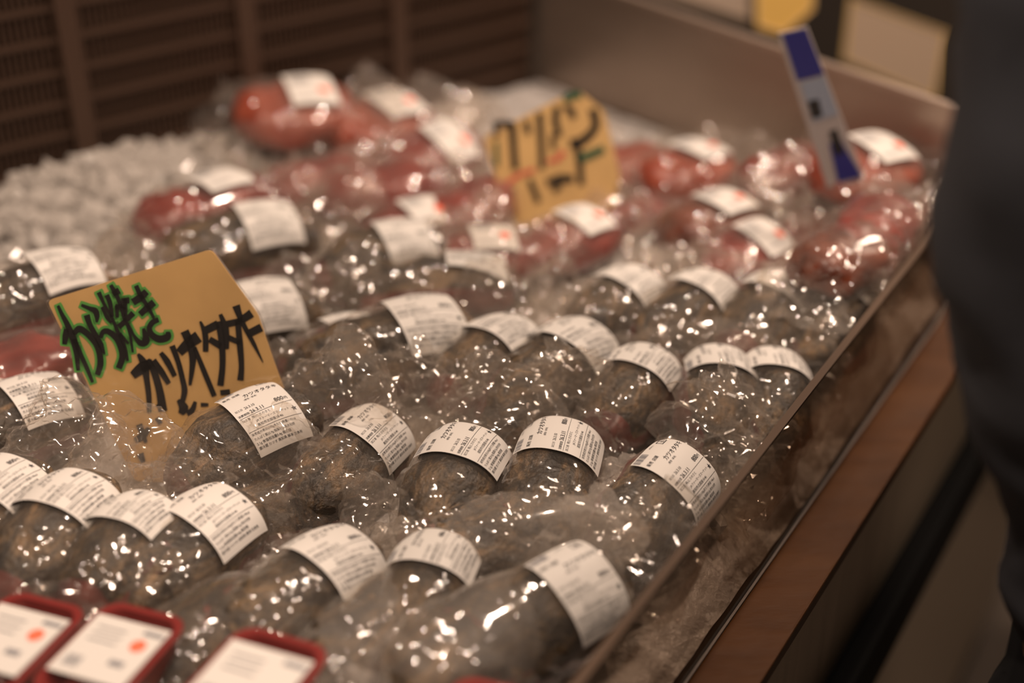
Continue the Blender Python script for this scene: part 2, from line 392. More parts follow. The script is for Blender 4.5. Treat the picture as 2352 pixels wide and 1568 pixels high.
# ------------------------------------------------------------------ fish pack builder
def tri(x): return np.abs((x / 2) % 1.0 * 2 - 1) * 2 - 1           # triangle wave
def crumple(P, seed, freq=22.0, nw=9):
    r = np.random.RandomState(seed); out = np.zeros(len(P)); tot = 0
    for k in range(nw):
        d = r.normal(size=3); d /= np.linalg.norm(d); f = freq * (1.0 + .75*k*r.uniform(.5, 1.2)); a = 1.0 / (1 + .55*k)
        warp = .35*np.sin(P @ r.normal(size=3) * 30 + r.uniform(0, 6))
        out += a * tri(P @ d * f * 2 + r.uniform(0, 9) + warp); tot += a
    return out / tot
class Shape:
    """cross sections of a fish loin: half length a, half width w, height h"""
    def __init__(s, a, w, h, pw=2.6, asym=0.0, flat=.30, ex=.85): s.a, s.w, s.h, s.pw, s.asym, s.flat, s.ex = a, w, h, pw, asym, flat, ex
    def prof(s, x):
        q = np.clip(np.abs(x + s.asym*s.a*.15) / s.a, 0, 1); return np.power(np.clip(1 - q**s.pw, 0, 1), .5)
    def sec(s, x, th, d=0.0):
        p = s.prof(x) ; c, n = np.cos(th), np.sin(th)
        e = s.ex
        y = (s.w*p + d) * np.sign(c)*np.abs(c)**e
        zt = (s.h*(1-s.flat)*(.35*p + .65*p**.8) + d) * np.abs(n)**e
        zb = (s.h*s.flat*p + d*.3) * np.abs(n)**e
        z = np.where(n >= 0, zt, -zb) + s.h*s.flat
        return y, z
def fish_mesh(S, seed, name, amp=.0022):
    nx, nt = 40, 32; V = []; F = []
    xs = -S.a*np.cos(np.linspace(0.03, math.pi-.03, nx)); th = np.linspace(0, 2*math.pi, nt, endpoint=False)
    for x in xs:
        y, z = S.sec(np.full(nt, x), th); V.append(np.stack([np.full(nt, x), y, z], 1))
    V = np.concatenate(V)
    nz = np.array([mnoise.fractal(Vector(p)*38 + Vector((seed, 0, 0)), .8, 2.1, 4) for p in V])
    cen = np.stack([V[:, 0], 0*V[:, 0], np.full(len(V), S.h*.4)], 1); dr = V - cen; L_ = np.linalg.norm(dr, axis=1, keepdims=True) + 1e-6
    V = V + dr/L_*(nz[:, None]*amp*2)
    for i in range(nx-1):
        for j in range(nt): a = i*nt+j; b = i*nt+(j+1) % nt; F.append((a, b, b+nt, a+nt))
    V = np.concatenate([V, [[xs[0]-.003, 0, S.h*.3], [xs[-1]+.003, 0, S.h*.3]]]); k = len(V)
    for j in range(nt): F.append((j, k-2, (j+1) % nt)); F.append(((nx-1)*nt+(j+1) % nt, k-1, (nx-1)*nt+j))
    me = pyd(name, V, F); bm = bmesh.new(); bm.from_mesh(me); bmesh.ops.recalc_face_normals(bm, faces=bm.faces); bm.to_mesh(me); bm.free()
    me.polygons.foreach_set('use_smooth', [True]*len(me.polygons)); return me, nx, nt
def bag_mesh(S, seed, name, xl, t_near=.05, t_far=.04, up=.03, d=.0030, amp=.0030, droop=-.006, lab_half=(.0225, .033)):
    r = np.random.RandomState(seed); nx, nt = 132, 88
    x0, x1 = -S.a - t_near, S.a + t_far
    xs = np.linspace(x0, x1, nx); th = np.linspace(0, 2*math.pi, nt, endpoint=False); V = []
    ph = r.uniform(0, 6, 4)
    for x in xs:
        near = x < 0; tl = t_near if near else t_far
        e = max(0, (abs(x) - S.a*.62)/(tl + S.a*.38))
        xc = max(-S.a*.90, min(S.a*.90, x)); y, z = S.sec(np.full(nt, xc), th, d)
        if e > 0:
            q = e*e*(3-2*e); cl = math.sqrt(max(0, 1 - e**4))          # puffed end that closes
            wid = S.w*(1.14 + .10*math.sin(ph[0]))*(cl*.86 + .14); hgt = S.h*(.55 if near else .66)*(cl*.93 + .07)
            c, n = np.cos(th), np.sin(th)
            yt = wid*np.sign(c)*np.abs(c)**.8 + .012*q*math.sin(ph[1])
            zt = hgt*.5*np.sign(n)*np.abs(n)**.8
            zc = hgt*.5 + (up*q if not near else droop*q)
            m = min(1, e*1.6); m = m*m*(3-2*m); y = y*(1-m) + yt*m; z = z*(1-m) + (zt + zc)*m
        V.append(np.stack([np.full(nt, x), y, z], 1))
    V = np.concatenate(V)
    cz = np.repeat(V.reshape(nx, nt, 3)[:, :, 2].mean(1), nt)
    dr = np.stack([0*V[:, 0], V[:, 1], V[:, 2]-cz], 1); nrm = dr/(np.linalg.norm(dr, axis=1, keepdims=True) + 1e-6)
    tail = np.clip((np.abs(V[:, 0]) - S.a*.62)/(S.a*.45), 0, 1)
    lab = np.clip((np.abs(V[:, 0]-xl)/lab_half[0] - 1)/.4, 0, 1); lab = np.where(V[:, 2] < S.h*.15, 1, lab)
    A = amp*(.85 + 2.2*tail)*lab
    c1 = crumple(V, seed, 13, 5); c2 = crumple(V, seed+50, 34, 7); c3 = crumple(V, seed+90, 80, 5)
    V = V + nrm*(A*(1.6*c1 + 1.1*c2 + .50*c3 + .45))[:, None]
    V[:, 2] += tail*.010*crumple(V, seed+9, 10, 5); V[:, 0] += tail*.008*crumple(V, seed+7, 18, 5); V[:, 1] += tail*.006*crumple(V, seed+3, 18, 5)
    V[:, 2] = np.maximum(V[:, 2], -.004 - .006*tail)
    F = []
    for i in range(nx-1):
        for j in range(nt): a = i*nt+j; b = i*nt+(j+1) % nt; F.append((a, b, b+nt, a+nt))
    me = pyd(name, V, F); me.polygons.foreach_set('use_smooth', [True]*len(F))
    try: me.set_sharp_from_angle(angle=math.radians(24))
    except Exception: pass
    return me
def wrapper(S, xl, d, skew=0.0, shift=0.0):
    """maps label mm (u, v) to the bag surface; arc length 0 is on the ridge"""
    th = np.linspace(-.15, math.pi+.15, 240); i0 = 120; K = 13
    us = np.linspace(-.024, .024, K); ss = np.linspace(-.050, .050, 161); T = np.zeros((4, K, 161))
    for k, u in enumerate(us):
        y, z = S.sec(np.full(240, xl+u), th, d); s = np.concatenate([[0], np.cumsum(np.hypot(np.diff(y), np.diff(z)))]); s -= s[i0]
        ny, nz = np.gradient(z, s), -np.gradient(y, s); sg = np.sign(ny*y + nz*(z-S.h*.3)); L_ = np.hypot(ny, nz)+1e-9
        for q, a in enumerate((y, z, sg*ny/L_, sg*nz/L_)): T[q, k] = np.interp(ss, s, a)
    def f(u, v, off):
        U = (np.asarray(u, float) - LU/2)/1000; Vv = (np.asarray(v, float) - LV/2)/1000 + shift + skew*U
        a = np.clip((U - us[0])/(us[1]-us[0]), 0, K-1.001); b = np.clip((Vv - ss[0])/(ss[1]-ss[0]), 0, 159.99)
        i = a.astype(int); j = b.astype(int); fa = a-i; fb = b-j
        G = lambda q: (T[q][i, j]*(1-fa)*(1-fb) + T[q][i+1, j]*fa*(1-fb) + T[q][i, j+1]*(1-fa)*fb + T[q][i+1, j+1]*fa*fb)
        return np.stack([xl + U, G(0) + G(2)*off, G(1) + G(3)*off], 1)
    return f
def label_meshes(S, xl, d, name, skew=0.0, shift=0.0, lift=.0016):
    f = wrapper(S, xl, d, skew, shift); nu, nv = 9, 33
    uu, vv_ = np.meshgrid(np.linspace(0, LU, nu), np.linspace(0, LV, nv), indexing='ij')
    V = f(uu.ravel(), vv_.ravel(), lift); F = []
    for i in range(nu-1):
        for j in range(nv-1): F.append((i*nv+j, (i+1)*nv+j, (i+1)*nv+j+1, i*nv+j+1))
    lab = pyd(name+'_label', V, F); lab.polygons.foreach_set('use_smooth', [True]*len(F))
    (b, bf), (g, gf) = PRINT
    let = pyd(name+'_lettering', f(b[:, 0], b[:, 1], lift+.00025), bf); bar = pyd(name+'_barcode', f(g[:, 0], g[:, 1], lift+.00025), gf)
    return lab, let, bar
VARS = []
specs = [ # a, w, h, pw, asym, xl, near tail, far tail, up
    (.062, .0305, .050, 2.6, .3, .022, .060, .036, .014), (.060, .0320, .053, 2.4, -.2, .018, .056, .050, .038),
    (.066, .0290, .047, 3.0, .5, .024, .056, .036, .014), (.058, .0310, .050, 2.3, .0, .018, .062, .040, .018),
    (.063, .0300, .049, 2.8, .2, .020, .060, .056, .038)]
for k, (a, w, h, pw, asym, xl, tn, tf, up) in enumerate(specs):
    S = Shape(a, w, h, pw, asym); fm, nx, nt = fish_mesh(S, k*3.7, 'bonito_loin_%d' % k)
    bg = bag_mesh(S, 11+k, 'bag_%d' % k, xl, tn, tf, up)
    lb, lt, br = label_meshes(S, xl, .0030, 'bonito_%d' % k, skew=(-.10, .05, .12, 0, -.05)[k])
    fm.materials.append(SKIN); fm.materials.append(FLESH)
    # the cut faces of the quarter loin: lower flank on one side and the butt end
    for i, p in enumerate(fm.polygons):
        c = p.center
        if (c.y > .012 and c.z < h*.66 and k % 2 == 0) or (c.x < -a*.80 and k in (1, 3)) or (c.y < -.02 and c.z < h*.4): p.material_index = 1
    bg.materials.append(FILM); lb.materials.append(PAPER); lt.materials.append(INK); br.materials.append(GREYINK)
    VARS.append(dict(S=S, fish=fm, bag=bg, label=lb, let=lt, bar=br, top=sum((v.co for v in lb.vertices), Vector())/len(lb.vertices), h=h))
def keep_in(e, objs):
    """soft film presses flat against the clear panel instead of passing through it"""
    M = e.matrix_world.copy(); worst = 0.0
    for o in objs:
        if o.name.startswith(('seared', 'fish', 'price')):
            for v in o.data.vertices: worst = max(worst, side(M @ v.co, P0, PD, PN) + .0045)
    if worst > 0: e.matrix_world = Matrix.Translation(-PN*worst) @ M; M = e.matrix_world.copy()
    for o in objs:
        if not o.name.startswith('bag'): continue
        hit = [v.index for v in o.data.vertices if side(M @ v.co, P0, PD, PN) > -.0032]
        if hit:
            o.data = o.data.copy(); Mi = M.inverted()
            for i in hit:
                w = M @ o.data.vertices[i].co; o.data.vertices[i].co = Mi @ (w - PN*(side(w, P0, PD, PN) + .0032))
def rot_for(az, pitch, roll):
    return Matrix.Rotation(math.radians(90-az), 4, 'Z') @ Matrix.Rotation(math.radians(-pitch), 4, 'Y') @ Matrix.Rotation(math.radians(roll), 4, 'X')
def place(px, py, top, R, sc, z0):
    t = (R @ (top*sc)); p = W(px, py, z0 + t.z) - t; return p
def bonito(px, py, az, var, label, pitch=4, roll=0, sc=1.0, z0=.0):
    v = VARS[var]; R = rot_for(az, pitch, -roll); p = place(px, py, v['top'], R, sc, z0)
    e = empty('bonito_pack', p, label=label, cat='fish pack', group='bagged seared bonito on the ice')
    e.matrix_world = Matrix.Translation(p) @ R @ Matrix.Scale(sc, 4)
    a = link('seared_loin', v['fish'], None, e); b = link('bag', v['bag'], None, e, label='crumpled clear plastic bag')
    l = link('price_label', v['label'], None, e, label='white printed price label'); link('lettering', v['let'], None, l); link('barcode', v['bar'], None, l)
    keep_in(e, [a, b, l]); return e
PACKS = [
 (140, 597, 52, 0, 'bonito pack with flat wide label just behind the わら焼き sign', 0, 0, 1.12, .02),
 (612, 492, 62, 4, 'dark bonito pack beside a brick red chunk on open ice', 0, -10, 1.15, .0),
 (935, 548, 62, 1, 'bonito pack with greyish dull skin bare ahead of its label', 0, -25, 1.05, .0),
 (1090, 596, 84, 2, 'bonito pack lying crosswise, label curled away on its far flank', 0, 32, 1.15, -.005),
 (622, 682, 60, 1, 'bonito pack whose label droops beside the top corner of the わら焼き sign', 0, -20, 1.0, .0),
 (806, 742, 50, 3, 'bonito pack half hidden behind a very dark bare loin', 0, 0, .9, -.005),
 (978, 722, 62, 2, 'bonito pack with a long dark loin stretched out ahead of its label', 4, -12, 1.2, .0),
 (1145, 745, 38, 3, 'bonito pack with glints on bag above its label and rusty loin end', 0, 8, 1.0, .0),
 (1335, 770, 34, 2, 'bonito pack with broad charred loin and steeply sloping label', 0, -14, 1.1, .0),
 (1485, 822, 26, 3, 'bonito pack with barcode turned outward, second in from three at the acrylic panel', 0, -8, .95, .0),
 (1660, 820, 6, 0, 'bonito pack pointing straight back, its label square to the loin, near the acrylic panel', 0, -4, .95, .0),
 (1815, 832, 8, 0, 'bonito pack pressed to the acrylic panel with label partly behind its edge', 0, -4, .9, .0),
 (1458, 640, 38, 3, 'bonito pack behind the charred loins, first of the back row beside red fish', 0, -12, 1.0, .0),
 (1622, 645, 36, 0, 'bonito pack in middle of the back row before the red fish', 0, -6, 1.0, .0),
 (1800, 650, 34, 3, 'bonito pack of the back row with a glossy folded bag corner in front', 0, -8, 1.05, .0),
 (1985, 668, 24, 0, 'bonito pack at far end of the acrylic panel in the back row', 0, 0, 1.0, .0),
 (606, 942, 50, 1, 'bonito pack lying against the front of the わら焼き sign, label sharply printed', 8, -18, 0.97, .012),
 (868, 985, 30, 4, 'bonito pack next to the one against the sign, label tipped steeply', 2, -24, 0.93, .0),
 (1072, 1018, 16, 1, 'bonito pack with foggy bag tail covering the front of its loin', 2, -8, .98, .0),
 (1292, 1005, 14, 4, 'bonito pack showing dark red cut face under its wide arched label', 4, -6, 1.0, .0),
 (1572, 1085, 36, 4, 'bonito pack leaning on the acrylic panel with crinkled bag top behind', 4, -28, 1.0, .0),
 (152, 1125, 18, 1, 'bonito pack under the lower corner of the わら焼き sign', 2, -4, 0.95, .01),
 (300, 1165, 20, 3, 'bonito pack with flat-lying label between two neighbours with arched labels', 0, 4, 0.88, .014),
 (492, 1172, 34, 4, 'bonito pack with long diagonal label in front of the one against the sign', 2, -14, 1.0, .0),
 (775, 1265, 38, 2, 'bonito pack with brown loin behind the milky bags and beside red trays', 0, -12, 1.0, .0),
 (1005, 1262, 14, 3, 'small bonito pack with narrow arched label sunk between milky bags', 0, -6, .9, .0),
 (1345, 1345, 50, 1, 'bonito pack tipped onto the acrylic panel with label sliding down it', 4, -32, 0.98, .005),
 (0, 1095, 20, 1, 'bonito pack at the tray side beside the one under the sign corner', 2, -10, 0.98, .01),
 (85, 895, 48, 3, 'bonito pack with ash-speckled loin squeezed left of the わら焼き sign', 0, -8, 1.0, .0),
 (-40, 905, 40, 2, 'bonito pack at the tray side below the raw red fish by the sign', 0, -10, 1.0, .0),
]
for q in PACKS:
    px, py, az, var, lab, pit, rol, sc, z0 = q
    bonito(px, py, az, var, lab, pit, rol, sc, z0)

# bags whose label is turned away
def bare(px, py, az, var, label, pitch=0, roll=0, sc=1.0, z0=0.0, milky=False):
    v = VARS[var]; R = rot_for(az, pitch, roll); p = place(px, py, Vector((0, 0, v['h'])), R, sc, z0)
    e = empty('bonito_pack', p, label=label, cat='fish pack', group='bagged seared bonito on the ice'); e.matrix_world = Matrix.Translation(p) @ R @ Matrix.Scale(sc, 4)
    a = link('seared_loin', v['fish'], None, e); b = link('bag', v['bag'], None, e, label='crumpled clear plastic bag')
    if milky: b.data = b.data.copy(); b.data.materials[0] = FILM_MILKY; b['label'] = 'crumpled milky plastic bag'
    keep_in(e, [a, b])
bare(850, 1385, 35, 2, 'brown bonito pack without visible label behind the red trays', 0, 0, .95, -.005, True)
bare(1105, 1392, 50, 4, 'large bonito pack in milky bag without visible label beside acrylic panel', 0, 0, 1.05, .0, True)
bare(1190, 1165, 70, 2, 'bonito pack buried under crumpled film, no label showing, in front of wide arched label', 0, 0, 1.05, -.008, True)
bare(590, 1115, 70, 1, 'bonito pack wedged under the one against the sign, no label showing', 0, 0, .8, -.015)
bare(470, 1390, 40, 3, 'bonito pack without label directly behind the red trays', 0, 0, 1.0, -.008)

# ------------------------------------------------------------------ red fish packs at the back
RV = []
for k, (a, w, h, pw, m) in enumerate([(.060, .034, .042, 3.2, RED), (.050, .038, .036, 2.6, ORANGE), (.056, .030, .034, 2.2, RED), (.054, .033, .036, 2.8, RUST)]):
    S = Shape(a, w, h, pw, .3, .35, .75); fm, _, _ = fish_mesh(S, 20+k*5, 'red_chunk_%d' % k, .003); fm.materials.append(m)
    bg = bag_mesh(S, 31+k, 'red_bag_%d' % k, .012, .030, .035, .014, d=.004, amp=.0044); bg.materials.append(FILM2)
    f = wrapper(S, .012, .004); 
    uu, vq = np.meshgrid(np.linspace(2, 40, 7), np.linspace(8, 54, 18), indexing='ij'); V = f(uu.ravel(), vq.ravel(), .0015)
    F = [(i*18+j, (i+1)*18+j, (i+1)*18+j+1, i*18+j+1) for i in range(6) for j in range(17)]
    lb = pyd('red_label_%d' % k, V, F); lb.materials.append(PAPER); lb.polygons.foreach_set('use_smooth', [True]*len(F))
    an = np.linspace(0, 2*math.pi, 18, endpoint=False); ring = f(30 + 4.5*np.cos(an), 38 + 4.5*np.sin(an), .0022); c = f(np.array([30.]), np.array([38.]), .0022)
    dt = pyd('dot_%d' % k, np.concatenate([ring, c]), [(i, (i+1) % 18, 18) for i in range(18)]); dt.materials.append(PINKDOT)
    rv = []; rf = []
    for v0 in (13, 17, 21, 25, 46):
        g = f(np.array([6, 6, 22, 22.]), np.array([v0, v0+1.2, v0+1.2, v0]), .0021); i = len(rv); rv.extend(g); rf.append((i, i+1, i+2, i+3))
    pr = pyd('red_print_%d' % k, rv, rf); pr.materials.append(GREYINK)
    RV.append(dict(fish=fm, bag=bg, label=lb, dot=dt, pr=pr, top=Vector((0, 0, h)), h=h))
def redpack(px, py, az, var, label, sc=1.0, z0=.0, roll=0, dot=True, lab=True, pitch=0):
    v = RV[var]; R = rot_for(az, pitch, -roll); p = place(px, py, v['top'], R, sc, z0)
    while z0 < .055 and not inside(p.x, p.y, .05*sc): z0 += .004; p = place(px, py, v['top'], R, sc, z0)   # heaped up in front of the walls
    e = empty('red_fish_pack', p, label=label, cat='fish pack', group='bagged red fish at the back'); e.matrix_world = Matrix.Translation(p) @ R @ Matrix.Scale(sc, 4)
    a = link('fish_chunk', v['fish'], None, e); b = link('bag', v['bag'], None, e, label='crumpled clear plastic bag'); keep_in(e, [a, b])
    if lab:
        l = link('price_label', v['label'], None, e, label='white price label'); link('print', v['pr'], None, l)
        if dot: link('round_sticker', v['dot'], None, l, label='round pink sticker')
REDS = [
 (680, 212, 70, 1, 'large orange-red fish chunk raised at the corner of crate and steel panel', 1.22, .035, -10, True, True),
 (880, 245, 50, 1, 'pinkish orange fish chunk beside the largest raised chunk', 1.2, .015, -8, True, True),
 (1010, 330, 40, 2, 'red fish pack whose square label with pink dot faces out by the small sign', 1.15, .005, -30, True, True),
 (470, 425, 48, 0, 'brick red fish chunk alone on open ice near the crate', 1.15, .01, 6, False, True),
 (745, 375, 60, 0, 'dark red fish chunk with a shining wet spot beside the open ice', 1.0, .0, 0, True, False),
 (885, 385, 72, 0, 'long dark maroon fish chunk in front of the small sign', 1.05, .005, 0, True, False),
 (1090, 430, 30, 0, 'red fish pack tucked against the foot of the small sign', .95, .0, 0, True, False),
 (950, 490, 56, 2, 'red fish pack nearest the dull grey bonito skin', 1.0, .0, -10, True, True),
 (1100, 545, 80, 2, 'red fish pack lying right behind the crosswise bonito', 1.0, .0, 0, True, True),
 (1450, 345, 60, 1, 'bright red fish pack at the small sign, steel panel side', .9, .01, 0, True, False),
 (1585, 350, 48, 1, 'coral red fish pack standing before the steel panel', 1.05, .012, 0, True, True),
 (1640, 470, 52, 3, 'dark maroon fish block with label standing up behind it', 1.05, .005, 0, True, True),
 (1835, 350, 50, 0, 'red fish pack behind the blue sign card', 1.05, .01, 0, True, False),
 (2000, 345, 60, 1, 'salmon orange fish pack by the far end of the steel panel', 1.1, .015, -8, True, True),
 (2060, 455, 55, 3, 'brownish red fish pack between salmon pack and acrylic panel', 1.0, .0, 0, True, False),
 (2055, 570, 50, 3, 'rust brown fish pack hard against the acrylic panel', .95, .005, 0, False, False),
 (1890, 480, 30, 2, 'narrow dark red fish pack at the foot of the blue sign card', 1.0, .0, 0, True, True),
 (1320, 510, 45, 2, 'pale pink fish pack half hidden by film below the small sign', 1.0, .0, -8, True, True),
 (1735, 550, 48, 2, 'fish pack with pink-dotted label just behind the bonito back row', 1.0, .0, -16, True, True),
 (2135, 500, 30, 0, 'dark red fish pack beside the person in grey', .9, .0, 0, True, False),
 (1505, 450, 70, 2, 'fish pack in cloudy bag between small sign and dark maroon block', .9, -.005, 0, True, False),
 (1250, 300, 60, 1, 'fish pack hidden behind the small sign', .9, .0, 0, True, False),
 (1960, 580, 40, 2, 'pale bagged fish pack behind the last bonito of the back row', .9, -.004, 0, True, False),
 (20, 800, 60, 0, 'raw red fish pack squeezed left of the わら焼き sign', 1.0, .012, 0, False, False),
]
for px, py, az, var, lab, sc, z0, roll, dot, lb in REDS: redpack(px, py, az, var, lab, sc, z0, roll, dot, lb)

# ------------------------------------------------------------------ red trays in the foreground
TRAYRED = simple('red_foam_tray', (.20, .018, .016), .35); TUNA = simple('tuna_slab', (.16, .02, .016), .3)
def tray(px, py, az, label, sc=1.0, z0=.024, dot=True):
    p = W(px, py, z0+.026*sc)
    e = empty('fish_tray', (p.x, p.y, z0), label=label, cat='fish tray', group='red trays of fish at the near corner')
    e.matrix_world = Matrix.Translation((p.x, p.y, z0)) @ rot_for(az, 3, 0) @ Matrix.Scale(sc, 4)
    L2, W2, H = .027, .036, .026
    def rr(l, w, r, n=5):
        out = []
        for cx, cy, a0 in ((l-r, w-r, 0), (-l+r, w-r, 90), (-l+r, -w+r, 180), (l-r, -w+r, 270)):
            for k in range(n+1):
                a = math.radians(a0+90*k/n); out.append((cx+r*math.cos(a), cy+r*math.sin(a)))
        return out
    rings = [(rr(L2-.010, W2-.010, .008), 0), (rr(L2-.002, W2-.002, .010), H-.004), (rr(L2, W2, .012), H), (rr(L2-.004, W2-.004, .010), H), (rr(L2-.012, W2-.012, .008), .005)]
    V = []; F = []
    for rg, z in rings: V += [(x, y, z) for x, y in rg]
    k = len(rings[0][0])
    for i in range(len(rings)-1):
        for j in range(k): a = i*k+j; b = i*k+(j+1) % k; F.append((a, b, b+k, a+k))
    F.append(tuple(range(k-1, -1, -1))); F.append(tuple(range(4*k, 5*k)))
    link('tray_shell', pyd('tray_shell', V, F), TRAYRED, e, smooth=False)
    S = Shape(L2-.009, W2-.009, .020, 5, 0, .4, .6); fm, _, _ = fish_mesh(S, 3, 'tuna_slab', .001); o = link('fish_slab', fm, TUNA, e); o.location = (0, 0, .005)
    V = [(x, y, H+.001) for x, y in rr(L2+.0006, W2+.0006, .012)] + [(x, y, .004) for x, y in rr(L2-.006, W2-.006, .010)]; F = [tuple(range(k))] + [(j, j+k, (j+1) % k+k, (j+1) % k) for j in range(k)]
    link('wrap_film', pyd('wrap_film', V, F), FILM_WRAP, e)
    lab = link('price_label', MB().box((0, 0, H+.0018), (.0465, .045, .0006)).mesh('tray_label'), PAPER, e, label='white price label')
    if dot:
        r = [(.013+.0045*math.cos(a), .007+.0045*math.sin(a), H+.0024) for a in np.linspace(0, 2*math.pi, 20, endpoint=False)]
        link('round_sticker', pyd('tray_dot', r, [tuple(range(20))]), PINKDOT, lab, label='round pink sticker')
    mb = MB()
    mb.box((.016, .017, H+.0023), (.012, .003, .0002)); mb.box((.010, -.008, H+.0023), (.009, .004, .0002))
    for kx in range(7): mb.box((-.018+kx*.0014, -.013, H+.0023), (.0007, .008, .0002))
    for ky in range(3): mb.box((-.008, .014-.005*ky, H+.0023), (.018, .0009, .0002))
    link('print', mb.mesh('tray_print'), GREYINK, lab)
tray(24, 1474, 112, 'red fish tray at the corner, next to another dotted tray', 1.0)
tray(258, 1500, 112, 'red fish tray with pink-dotted label between two other red trays', 1.0)
tray(575, 1572, 114, 'red fish tray with plain label beside milky bonito bags', 1.05, .034, False)
tray(1110, 1690, 112, 'red fish tray set apart below the large milky bag', 1.0, .030, False)

# ------------------------------------------------------------------ handwritten signs
def ribbon(mb, pts, ws, to3, off, grow=0.0, cap=True):
    pts = [Vector(p) for p in pts]
    # densify with Catmull-Rom
    P = []; Wd = []
    n = len(pts)
    for i in range(n-1):
        p0, p1, p2, p3 = pts[max(i-1, 0)], pts[i], pts[i+1], pts[min(i+2, n-1)]
        for k in range(6):
            t = k/6; P.append(.5*((2*p1) + (p2-p0)*t + (2*p0-5*p1+4*p2-p3)*t*t + (3*p1-p0-3*p2+p3)*t**3)); Wd.append(ws[i]*(1-t)+ws[i+1]*t)
    P.append(pts[-1]); Wd.append(ws[-1])
    if grow:
        d0 = (P[0]-P[1]).normalized(); d1 = (P[-1]-P[-2]).normalized(); P = [P[0]+d0*grow*.8] + P + [P[-1]+d1*grow*.8]; Wd = [Wd[0]*.7] + Wd + [Wd[-1]*.7]
    i0 = len(mb.v)
    for i, p in enumerate(P):
        a = P[max(i-1, 0)]; b = P[min(i+1, len(P)-1)]; t = (b-a); t = t.normalized() if t.length > 1e-6 else Vector((1, 0)); nn = Vector((-t.y, t.x))
        h = Wd[i]/2 + grow
        mb.v.append(tuple(to3(p + nn*h, off))); mb.v.append(tuple(to3(p - nn*h, off)))
    for i in range(len(P)-1): q = i0+2*i; mb.f.append((q, q+1, q+3, q+2))
A = lambda x, y: (140 + x*.1531, 640 + y*.1531)
B = lambda x, y: (290 + x*.2487, 690 + y*.2487)
SA = [ # わら焼き
 ([(-40,400),(20,530),(90,660),(150,800),(200,930),(235,1080),(250,1220),(265,1370)], [45,60,80,100,110,90,70,55]),
 ([(85,750),(75,850),(60,980)], [70,95,70]), ([(200,900),(300,1130),(400,1350),(480,1550)], [80,70,65,45]),
 ([(190,830),(270,750),(350,780),(450,870),(540,990),(585,1130),(595,1280),(550,1440)], [70,100,95,90,90,90,95,80]),
 ([(310,390),(430,440),(520,480),(545,560),(540,650)], [40,60,95,80,30]),
 ([(390,540),(440,690),(540,870),(600,990),(660,1130)], [95,80,80,95,20]),
 ([(600,880),(640,790),(720,790),(840,890),(910,1040),(925,1180),(870,1340)], [60,75,85,95,100,95,95]),
 ([(620,420),(700,580),(760,660)], [50,60,30]), ([(690,240),(740,360),(775,570)], [75,70,50]),
 ([(570,200),(660,390),(780,610),(870,820),(960,1010),(1005,1230)], [70,45,50,60,50,40]), ([(880,820),(1020,970)], [65,35]),
 ([(750,90),(830,230),(900,400),(970,640)], [60,65,60,60]), ([(780,230),(880,170)], [80,95]), ([(910,330),(1030,320)], [80,90]),
 ([(820,420),(980,420)], [80,90]), ([(840,400),(850,580)], [60,50]), ([(965,290),(975,560)], [65,50]),
 ([(870,720),(960,640),(1090,510)], [90,75,90]), ([(980,640),(1040,830),(1080,1100)], [40,45,35]),
 ([(1010,660),(1100,850),(1200,960),(1280,920),(1240,740)], [25,45,95,120,40]),
 ([(1080,350),(1190,280),(1290,190)], [110,110,100]), ([(1190,530),(1300,430),(1400,350)], [90,100,110]),
 ([(1130,100),(1200,250),(1310,420),(1400,590)], [70,70,60,40]),
 ([(1470,610),(1380,650),(1330,740),(1370,840),(1480,900),(1600,870),(1610,790)], [70,85,80,95,110,110,60])]
SB = [ # カツオタタキ and the next line where it shows
 ([(60,690),(150,620),(250,570)], [70,110,70]), ([(110,490),(165,580),(190,720),(210,880),(215,1035)], [25,80,55,50,40]),
 ([(200,540),(260,660),(310,830),(340,1020)], [40,65,70,85]), ([(285,955),(330,1000)], [30,50]), ([(250,550),(330,660),(395,765)], [60,60,45]),
 ([(320,480),(380,560),(450,695)], [40,60,45]), ([(425,415),(480,560),(520,720),(540,830),(520,935)], [55,50,50,55,45]),
 ([(490,480),(570,400),(670,330)], [75,100,110]), ([(540,280),(600,420),(615,560),(590,780)], [80,80,60,25]), ([(630,430),(720,650),(815,880)], [40,50,50]),
 ([(685,190),(730,310),(735,470)], [20,55,50]), ([(740,270),(850,215)], [70,75]), ([(855,190),(885,400),(890,600),(870,785)], [60,60,55,60]), ([(770,355),(880,420)], [55,65]),
 ([(870,125),(920,260),(930,445)], [35,60,40]), ([(930,215),(1050,190)], [60,60]), ([(1030,180),(1050,400),(1065,600),(1055,735)], [50,60,50,60]), ([(945,340),(1060,390)], [50,50]),
 ([(1040,195),(1160,115)], [60,80]), ([(1120,310),(1250,245)], [70,75]), ([(1015,45),(1060,170),(1120,290),(1180,400),(1265,570)], [75,50,45,40,8]),
 ([(480,915),(530,985),(505,1045)], [30,95,50]), ([(640,930),(610,1010),(560,1040)], [30,55,50]), ([(690,960),(760,960)], [40,30]), ([(870,850),(960,840)], [50,50]),
 ([(120,1140),(150,1220),(185,1310)], [60,55,30]), ([(80,1290),(150,1250),(215,1175)], [50,75,40]), ([(285,1080),(320,1135)], [50,45]), ([(130,1410),(160,1490)], [70,40])]
